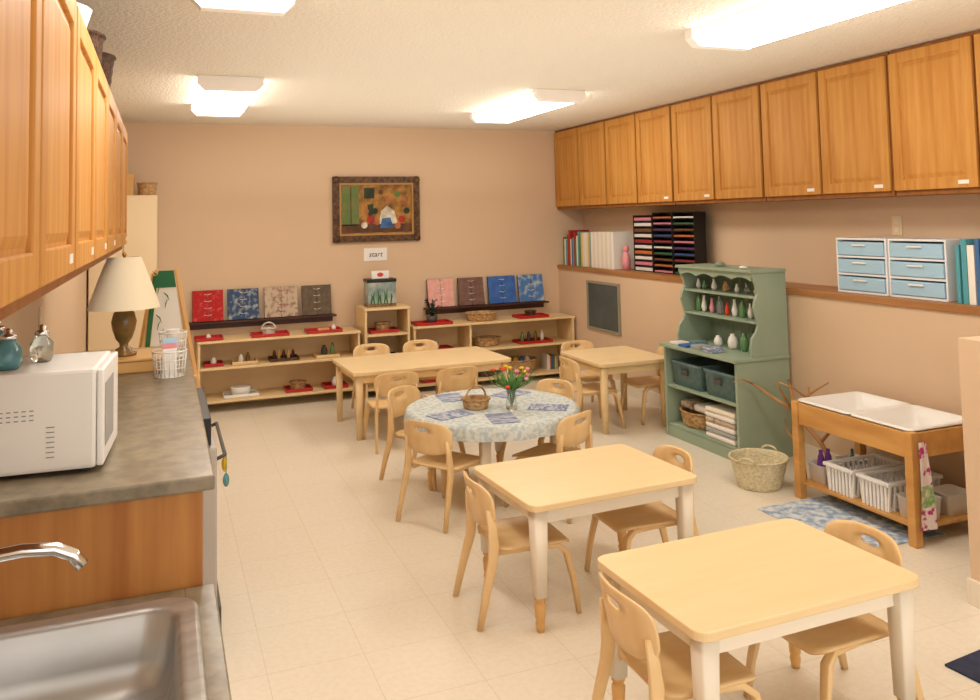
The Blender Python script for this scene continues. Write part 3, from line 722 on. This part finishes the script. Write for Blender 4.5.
# sink
b=B();o=lambda e,z,r=.07:[(x,y,z) for x,y in rrect(sx0-.03+e,sx1+.03-e,sy0-.03+e,sy1+.03-e,max(.02,r),6)]
b.loft([o(0,.6206),o(.004,.627),(o(.012,.628)),o(.03,.624),o(.042,.627,.075),o(.052,.615,.075),o(.06,.52,.08),o(.075,.47,.08),o(.11,.455,.07),o(.2,.45,.04)],0,True,False)
b.prism([(x,y) for x,y,_ in o(.2,.45,.04)],'z',.446,.4502)
t=thing('kitchen_sink','stainless steel drop-in sink bowl with rolled rim','sink')
part(t,'bowl',b,[STEEL])
part(t,'drain',B().lathe([(.001,.4505),(.04,.4505),(.045,.454),(.03,.455),(.001,.452)],(-.2,1.94,0),cap=False),[CHROME])
t=thing('faucet','chrome arched kitchen faucet at the sink','faucet',loc=(-.49,2.02,.0))
part(t,'base',B().lathe([(.001,.6285),(.028,.6285),(.026,.65),(.018,.66),(.016,.72),(.001,.72)],(.0,0,0),cap=False),[CHROME])
P_=[(.0,0,.70),(.005,0,.78),(.03,0,.835),(.08,0,.866),(.15,0,.880),(.22,0,.884),(.28,0,.878),(.315,0,.860),(.332,0,.835)]
part(t,'spout',B().tube(P_,[.014]*8+[.0145],16,0,ref=(0,1,0)),[CHROME])
# dishwasher
t=thing('dishwasher','steel grey dishwasher with black top edge under the counter','dishwasher',loc=(0,3.2,0))
AP=mat('appliance_steel_side',(176,170,160),.35)
part(t,'body',B().box(XL+.01,.13,.004,.62,.0,.858,.004),[AP])
part(t,'control_panel',B().box(.131,.165,.006,.62,.76,.858,.004),[BLACK])
d_=part(t,'door',B().box(.131,.185,.008,.618,.20,.752,.008),[AP])
part(d_,'handle',B().tube([(.185,.05,.70),(.215,.05,.712),(.215,.57,.712),(.185,.57,.70)],.007,8,0,ref=(0,0,1)),[DGREY])
part(t,'kick_plate',B().box(.131,.20,.012,.61,.01,.19,.006),[DGREY])
b=B();b.ell((0,0,0),(.012,.02,.03));b.tube([(0,0,.02),(0,0,.05)],.002,6)
thing('hanging_charm','yellow toy hanging from the dishwasher handle','toy',b,[YEL],(.22,3.34,.655))
b=B();b.ell((0,0,0),(.012,.018,.025));b.tube([(0,0,.02),(0,0,.09)],.002,6)
thing('hanging_charm','teal toy hanging from the dishwasher handle','toy',b,[GLASST],(.22,3.27,.615))
# microwave
t=thing('microwave','white countertop microwave oven with side vents','microwave',loc=(-.165,2.50,.9005),rz=-.06)
part(t,'body',B().box(-.36,0,0,.34,.012,.275,.01),[OFFW])
b=B();b.box(.001,.018,.004,.24,.016,.271,.005);part(t,'door',b,[WHITE])
part(t,'door_window',B().box(.0185,.02,.03,.21,.06,.23,.001),[SPIN[6]])
part(t,'control_panel',B().box(.001,.018,.244,.336,.016,.271,.005),[WHITE])
for r in range(3):
    for c in range(6): part(t,'vent_slot',B().box(-.25+c*.018,-.24+c*.018,-.001,.001,.15+r*.012,.153+r*.012),[VENT])
for c in range(7): part(t,'vent_slot',B().box(-.12,-.10,-.001,.001,.05+.013*c,.0525+.013*c),[VENT])
for X in(-.33,-.03):
    for Y in(.04,.30): part(t,'foot',B().lathe([(.012,0),(.014,.013)],(X,Y,0),12),[DGREY])
MZ=.9005+.2755
for X,Y,r,h,m in ((-.39,2.60,.035,.08,GLASST),(-.32,2.70,.03,.075,GLASS),(-.44,2.74,.035,.09,GLASST)):
    t=thing('glass_jar','round teal tinted glass jar with lid on microwave','jar',loc=(X,Y,MZ+.0005),group='glass jars on the microwave')
    part(t,'jar',B().lathe([(.001,0),(r*.8,0),(r,.2*h),(r,.7*h),(r*.6,.9*h),(r*.6,h),(.001,h)],cap=False),[m])
    part(t,'stopper',B().lathe([(.001,h),(r*.65,h+.001),(r*.6,h+.012),(.008,h+.016),(.011,h+.025),(.001,h+.03)],cap=False),[CHROME])
# lamp
t=thing('wooden_chest','small light wooden chest under the table lamp','chest',loc=(-.12,4.2,.9005))
part(t,'body',B().box(-.13,.12,-.12,.2,0,.05,.006),[PINEF]);part(t,'lid',B().box(-.135,.125,-.125,.205,.0505,.062,.004),[PINEF])
t=thing('table_lamp','table lamp with bronze urn base and cream shade','lamp',loc=(-.165,4.22,.963))
part(t,'base',B().lathe([(.001,0),(.055,0),(.057,.012),(.035,.02),(.036,.03),(.018,.04),(.02,.055),(.035,.075),(.05,.12),(.055,.155),(.045,.195),(.022,.215),(.026,.225),(.014,.24),(.022,.25),(.01,.265),(.006,.35),(.001,.35)],cap=False),[LBASE])
b=B();b.lathe([(.155,.215),(.15,.235),(.112,.345),(.072,.45),(.07,.45),(.109,.343),(.147,.235),(.153,.215)],n=40,cap=False)
part(t,'shade',b,[SHADE])
part(t,'finial',B().lathe([(.001,.445),(.006,.45),(.01,.465),(.001,.475)],cap=False),[BRASS])
# white wire baskets with papers
def wire(loc,r,h,label):
    t=thing('wire_basket',label,'basket',loc=loc)
    b=B()
    for k in range(20):
        a=2*pi*k/20;b.tube([(r*.85*cos(a),r*.85*sin(a),.002),(r*cos(a),r*sin(a),h)],.0022,5)
    for f in (0,.33,.66,1):
        R=r*(.85+.15*f);q=.004 if f==1 else .0025
        b.tube([(R*cos(2*pi*k/24),R*sin(2*pi*k/24),.003+f*(h-.003)) for k in range(25)],q,6)
    b.lathe([(.001,0),(r*.84,0),(r*.84,.003),(.001,.003)],cap=False)
    part(t,'wires',b,[WHITEM])
wire((.03,3.92,.9005),.07,.11,'white wire basket holding cards on the counter')
wire((.05,4.50,.9005),.065,.12,'small white wire basket beyond the lamp')
for k in range(5): thing('paper_card','paper card standing in the wire basket','paper',B().box(-.03,.03,-.001,.001,0,.12+.02*(k%3),.0005),[(WHITE,PINK,LBLUE,WHITE,SPIN[1])[k]],(.03,3.88+.02*k,.9045),.2,'cards in the basket')
pot((.05,4.50,.9045),.03,.13,WHITEM,'mug','white mug inside the wire basket','mug',None,[(.9,0),(1,.5),(1,1),(.9,.99)])
# easel
t=thing('painting_easel','narrow wooden easel with white board and green top','easel',loc=(.02,5.75,0),rz=.1)
for s in(-1,1):
    l=part(t,'leg',B().box(-.012,.012,-.014,.014,0,1.30,.003),[PINEF],loc=(s*.27,-.16,0));l.rotation_euler=(-.09,-s*.165,0)
    l=part(t,'leg',B().box(-.011,.011,-.014,.014,0,1.28,.003),[PINEF],loc=(s*.26,.20,0));l.rotation_euler=(.14,-s*.15,0)
EG=mat('easel_green',(30,104,60),.6)
part(t,'board',B().prism([(-.12,.62),(.125,.62),(.05,1.16),(-.055,1.16)],'y',-.10,-.09),[WHITEM],'white drawing board')
part(t,'board_edge',B().prism([(-.150,.62),(-.122,.62),(-.057,1.24),(-.085,1.24)],'y',-.105,-.085).prism([(-.085,1.165),(.05,1.165),(.035,1.27),(-.05,1.27)],'y',-.106,-.085),[EG],'dark green board edging')
part(t,'tray',B().box(-.17,.17,-.19,-.11,.59,.61,.004),[PINEF])
for i in range(9):
    a=i*2.1;x=-.09+.022*(i%5);z=1.27-.045*i
    part(t,'leaf',B().tube([(x,-.115,z),(x+.02*cos(a),-.125,z-.02),(x+.03*cos(a),-.13,z-.05)],[.002,(.014,.003),.001],6),[LEAF])
CT=1.432+.65+.0005
basket('wicker_basket','dark round wicker basket on top of oak cabinets',(-.325,3.25,CT),.11,.15,WICKD)
basket('wicker_basket','dark lidded wicker basket on top of cabinets',(-.325,3.7,CT),.12,.16,WICKD)
pot((-.33,2.75,CT),.13,.13,WHITE,'bowl','white ceramic bowl on top of oak cabinets','bowl',None,[(.4,0),(.8,.3),(1,1),(.95,1)])
# ------------------------------------------------------------------ world, camera
w=bpy.data.worlds.new('world');SC.world=w;w.use_nodes=True
w.node_tree.nodes['Background'].inputs[0].default_value=(1,.96,.9,1);w.node_tree.nodes['Background'].inputs[1].default_value=1.6
yaw,pitch,roll=.3763,-.0626,-.0216
F=Vector((sin(yaw)*cos(pitch),cos(yaw)*cos(pitch),-sin(pitch)));R=Vector((cos(yaw),-sin(yaw),0));U=R.cross(F)
c,s=cos(roll),sin(roll);R2=R*c+U*s;U2=-R*s+U*c
cd=bpy.data.cameras.new('camera');cam=bpy.data.objects.new('camera',cd);COL.objects.link(cam);SC.camera=cam
cam.matrix_world=Matrix(((R2.x,U2.x,-F.x,0),(R2.y,U2.y,-F.y,0),(R2.z,U2.z,-F.z,1.5565),(0,0,0,1)))
cd.sensor_fit='HORIZONTAL';cd.sensor_width=36;cd.lens=829.76/980*36;cd.shift_y=-(350-166.1)/980;cd.clip_start=.05
SC.view_settings.view_transform='Standard';SC.view_settings.look='None';SC.view_settings.exposure=.42
